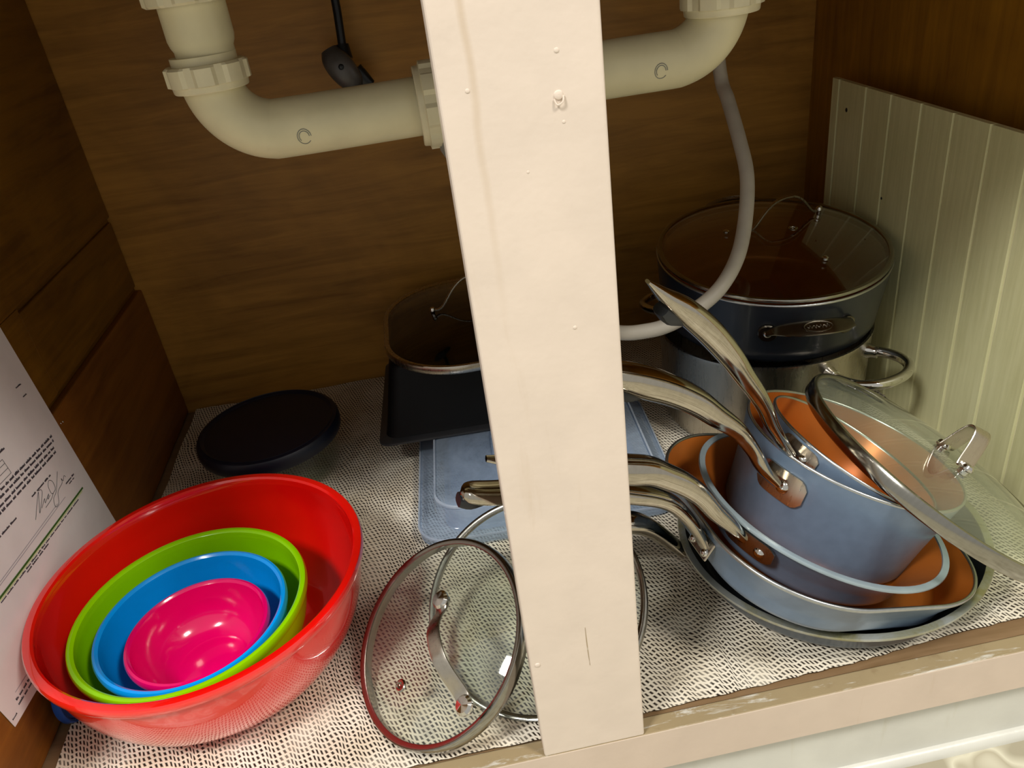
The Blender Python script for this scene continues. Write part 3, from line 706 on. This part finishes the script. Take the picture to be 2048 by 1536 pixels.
# 2 square pan
p2 = empty('square_pan', 'square blue-grey pan with copper lining, resting in the dark skillet', 'pan', frame((0.2544, 0.4400, 0.0727), (0.329, 0.003, 0.944), (math.cos(0.1215), math.sin(0.1215), 0)))
sqp = lambda h, z, k: rsq(h, z, k, max(0.01, 0.0785-(0.107-h)*0.8), 1.0)
pan_shell(p2, 0.107, 0.0372, 0.012, M_BLUEGREY, M_COPPER, M_ALU, 0.0022, ring=sqp, bend=0.012)
handle(p2, [(0.1535, 0.4096, 0.0905), (0.1502, 0.4086, 0.1013), (0.1406, 0.4067, 0.1211), (0.1259, 0.4042, 0.1398), (0.1001, 0.4005, 0.1552), (0.06, 0.3955, 0.1725), (0.016, 0.3892, 0.1839), (-0.0010, 0.3870, 0.1896), (-0.0062, 0.3862, 0.1913), (-0.0080, 0.3860, 0.1919)], [0.019, 0.016, 0.013, 0.0145, 0.019, 0.020, 0.020, 0.018, 0.011, 0.003], [0.007, 0.008, 0.010, 0.012, 0.013, 0.013, 0.012, 0.011, 0.008, 0.003])
inv = p2.matrix_world.inverted()
q = inv @ Vector((0.1535, 0.4096, 0.0885))
b2 = box('bracket', -0.0010, 0.0010, -0.0125, 0.0125, -0.0075, 0.0075, M_STEELB, p2, 0.0009, 2, mtx=Matrix.Translation((-0.1040, q.y, -0.0165)) @ Matrix.Rotation(0.26, 4, 'Y'))
for dy in (-0.008, 0.008):
    dome('rivet', 0.0036, 0.0024, M_CHROME, b2, frame((-0.0010, dy, -0.0025), (-1, 0, 0), (0, 0, 1)))

# 3 round skillet
p3 = empty('frying_pan', 'round blue-grey skillet with a pale flat rim, lying in the square pan', 'pan', frame((0.2526, 0.4284, 0.0895), (0.3802, -0.0127, 0.9248)))
pan_shell(p3, 0.0940, 0.0405, 0.020, M_BLUEGREY, M_COPPER, M_RIMBLUE, 0.0046, lip=0.002)
handle(p3, [(0.1716, 0.3880, 0.1135), (0.1639, 0.3864, 0.1247), (0.1532, 0.3842, 0.1389), (0.1424, 0.3818, 0.1566), (0.1305, 0.3795, 0.1704), (0.119, 0.3775, 0.1805), (0.1075, 0.3755, 0.1891), (0.093, 0.3734, 0.1948), (0.065, 0.371, 0.205), (0.0461, 0.370, 0.2119), (0.0104, 0.368, 0.2256)], [0.020, 0.017, 0.0135, 0.0135, 0.015, 0.017, 0.019, 0.020, 0.020, 0.018, 0.005], [0.008, 0.010, 0.012, 0.0135, 0.015, 0.016, 0.017, 0.018, 0.016, 0.011, 0.003])
A3 = p3.matrix_world.inverted() @ Vector((0.1717, 0.3879, 0.1144))
bracket(p3, math.atan2(A3.y, A3.x)+0.06, 0.020, -0.022, -0.004, lambda h: 0.0930+h*0.42, [(0.011, -0.014)])

# 4 outer saucepan
p4 = empty('saucepan', 'larger blue-grey saucepan standing in the round skillet, another pan inside', 'saucepan', frame((0.2861, 0.4469, 0.1211), (0.387, 0.0099, 0.922)))
pan_shell(p4, 0.0820, 0.0820, 0.010, M_BLUEGREY, M_COPPER, M_ALU, 0.0018, bend=0.016)
handle(p4, [(0.2066, 0.4158, 0.1315), (0.1989, 0.4145, 0.1432), (0.192, 0.413, 0.1584), (0.1831, 0.4113, 0.1742), (0.1757, 0.4101, 0.1842), (0.1625, 0.4079, 0.1978), (0.1479, 0.4056, 0.213), (0.1297, 0.4028, 0.2272), (0.1117, 0.4003, 0.2380), (0.0970, 0.3984, 0.2465), (0.0780, 0.3958, 0.2563)], [0.022, 0.018, 0.0125, 0.0125, 0.014, 0.0165, 0.019, 0.021, 0.022, 0.020, 0.006], [0.008, 0.009, 0.010, 0.0115, 0.013, 0.0155, 0.018, 0.0195, 0.020, 0.016, 0.005])
A4 = p4.matrix_world.inverted() @ Vector((0.2078, 0.4160, 0.1309))
bracket(p4, math.atan2(A4.y, A4.x)+0.07, 0.019, -0.034, -0.011, lambda h: 0.0815+h*0.10, [(0.003, -0.0235)], 0.0050)

# 5 inner saucepan
p5 = empty('saucepan', 'smaller blue-grey saucepan with copper lining, nested on top with raised handle', 'saucepan', frame((0.2821, 0.4399, 0.1217), (0.5708, -0.0139, 0.821)))
pan_shell(p5, 0.0670, 0.0520, 0.008, M_BLUEGREY, M_COPPER, M_ALU, 0.0016, bend=0.013)
handle(p5, [(0.2190, 0.4200, 0.1500), (0.2143, 0.4172, 0.1577), (0.2019, 0.4097, 0.1807), (0.1943, 0.4044, 0.1984), (0.1857, 0.3992, 0.2145), (0.1734, 0.3923, 0.2345), (0.162, 0.3859, 0.2531), (0.1462, 0.3777, 0.2755), (0.13, 0.37, 0.2947), (0.1169, 0.3641, 0.3084), (0.1064, 0.3591, 0.3205)], [0.017, 0.0145, 0.0112, 0.0110, 0.0122, 0.0140, 0.0165, 0.018, 0.0175, 0.0130, 0.0040], [0.007, 0.008, 0.009, 0.010, 0.0115, 0.013, 0.015, 0.016, 0.0145, 0.0085, 0.002])
A5 = p5.matrix_world.inverted() @ Vector((0.2215, 0.4208, 0.1484))
bracket(p5, math.atan2(A5.y, A5.x)+0.08, 0.016, -0.018, -0.003, lambda h: 0.0668+h*0.10, [(0.006, -0.012)], 0.0036)
# lug eye on the side of the bigger pan
# ---------------------------------------------------------------- lids at the front
l3 = lid('glass_lid', 'glass lid with steel rim leaning on the saucepans against the grooved panel', frame((0.3445, 0.4333, 0.0971), (0.5826, -0.0844, 0.8084)), 0.108, M_GLASS_GREEN, 0.016, depth=0.0085)
inv3 = l3.matrix_world.inverted()
strap(l3, (-0.008, -0.026), (-0.007, 0.001), 0.030, 0.0140, 0.017)
l2 = lid('glass_lid', 'large glass lid lying tilted half hidden behind the post', frame((0.0304, 0.4316, 0.0445), (-0.2191, -0.4716, 0.8542)), 0.0849, M_GLASS_LID, 0.013)
strap(l2, (0.006, -0.022), (0.006, 0.022), 0.020, 0.011, 0.009)
l1 = lid('glass_lid', 'glass lid with arched steel handle standing left of the post', frame((-0.0450, 0.4102, 0.0495), (-0.5318, -0.2806, 0.799)), 0.0755, M_GLASS_LID, 0.015, depth=0.0075)
strap(l1, (0.0180, 0.0185), (0.0253, -0.0600), 0.0225, 0.0100, 0.0112, 0.0018, 0.0068)
vent(l1, (-0.0281, -0.0263), 0.0112)

# ---------------------------------------------------------------- back right: pot with the lidded deep pan on it
pot = empty('stock_pot', 'polished steel pot with loop handle under the dark lidded pan', 'pot', loc=(0.330, 0.702, 0.0018))
lathe('body', [(0, 0), (0.096, 0), (0.102, 0.003), (0.1035, 0.010), (0.1050, 0.060), (0.1062, 0.096), (0.1074, 0.1), (0.1074, 0.1022), (0.1052, 0.1022), (0.1040, 0.0960), (0.1028, 0.060), (0.1030, 0.012), (0.099, 0.005), (0, 0.004)], M_STEELB, pot, 96)
pl = lambda p: tuple(Vector(p)-Vector((0.330, 0.702, 0.0018)))
sweep('loop_handle', [pl(p) for p in ((0.3500, 0.5990, 0.0885), (0.3530, 0.5820, 0.0890), (0.3640, 0.5680, 0.0892), (0.3830, 0.5630, 0.0895), (0.4060, 0.5690, 0.0900), (0.4200, 0.5830, 0.0900), (0.4220, 0.6000, 0.0900), (0.4140, 0.6150, 0.0898), (0.4020, 0.6260, 0.0893))], 0.0098, 0.0098, (0, 0, 1), M_CHROME, pot, 20, 6, 2.0)
for p in ((0.3495, 0.6000, 0.0885), (0.4030, 0.6250, 0.0893)):
    lathe('handle_mount', [(0.0075, -0.004), (0.0075, 0.002), (0.006, 0.005), (0.006, 0.010)], M_CHROME, pot, 20, cap1=True, mtx=frame(pl(p), Vector((p[0]-0.330, p[1]-0.702, 0)), (0, 0, 1)))
sweep('loop_handle', [pl(p) for p in ((0.258, 0.783, 0.0885), (0.240, 0.800, 0.089), (0.236, 0.820, 0.089), (0.252, 0.835, 0.089), (0.272, 0.828, 0.089), (0.2830, 0.806, 0.0885))], 0.0098, 0.0098, (0, 0, 1), M_CHROME, pot, 16, 6, 2.0)

dn = Vector((0.0107, -0.111, 0.9938))
dpan = empty('deep_pan', 'deep dark blue two-handled pan with copper lining on the steel pot', 'pan', frame((0.3362, 0.7019, 0.1802), dn))
pan_shell(dpan, 0.1130, 0.0695, 0.0055, M_DEEPBLUE, M_COPPER, M_ALU, 0.0022, bend=0.012)
def side_handle(o, az, R, h):
    """flat leaf-shaped lug handle with two riveted feet and an oval stamped emblem"""
    u = Vector((math.cos(az), math.sin(az), 0)); s = Vector((-math.sin(az), math.cos(az), 0)); up = Vector((0, 0, 1))
    P = [u*(R-0.001+q)+s*k_+up*(h+z) for q, k_, z in ((0.002, -0.040, -0.002), (0.008, -0.034, 0.004), (0.0150, -0.020, 0.0075), (0.0170, 0, 0.0085), (0.0150, 0.020, 0.0075), (0.008, 0.034, 0.004), (0.002, 0.040, -0.002))]
    side = (u-up*0.30).normalized()
    sh = sweep('side_handle', P, [0.006, 0.010, 0.0165, 0.0180, 0.0165, 0.010, 0.006], [0.002, 0.0024, 0.0026, 0.0026, 0.0026, 0.0024, 0.002], side, M_STEELD, o, 14, 6, 4.0)
    top = s.cross(side); top = -top if top.z < 0 else top
    c = u*(R+0.0160)+up*(h+0.0085)+top*0.0016
    E = [c+s*0.0125*math.cos(a*PI/12)+side*0.0056*math.sin(a*PI/12) for a in range(25)]
    sweep('emblem', E, 0.0007, 0.0004, None, M_STEELB, sh, 6, 1, 2.0)
    E = [c+s*(-0.0095+0.019*i/16)+side*(0.0019*math.sin(i*2.4)) for i in range(17)]
    sweep('emblem', E, 0.0006, 0.0004, None, M_STEELB, sh, 6, 3, 2.0)
    for k_ in (-1, 1):
        d = (u+s*k_*0.34).normalized(); m = frame(d*(R+0.0006)+up*(h-0.006), d, (0, 0, 1))
        lathe('lug', [(0.0088, -0.004), (0.0088, 0.0012), (0.0078, 0.0022), (0, 0.0022)], M_STEELD, sh, 24, mtx=m)
        dome('rivet', 0.0040, 0.0026, M_CHROME, sh, frame(m @ Vector((0, 0, 0.0020)), d, (0, 0, 1)))
side_handle(dpan, math.atan2(-0.992, -0.10), 0.1115, -0.023)
side_handle(dpan, math.atan2(0.992, 0.10), 0.1120, -0.008)
l5 = lid('glass_lid', 'clear glass lid closing the deep dark blue pan at back right', frame(Vector((0.3362, 0.7019, 0.1802))+dn*0.0040, dn), 0.1125, M_GLASS_BACK, 0.012, depth=0.001)
strap(l5, (-0.0213, 0.0141), (0.0660, 0.0350), 0.028, 0.0085, 0.0035, 0.0022, 0.0035)
vent(l5, (0.0236, 0.0055), 0.0112)
for (x, y) in ((0.0243, -0.0597), (-0.0382, 0.0242)):
    lathe('stud', [(0.003, 0), (0.003, 0.002), (0.002, 0.003), (0, 0.0032)], M_CHROME, l5, 16, loc=Vector((x, y, 0.0088)))
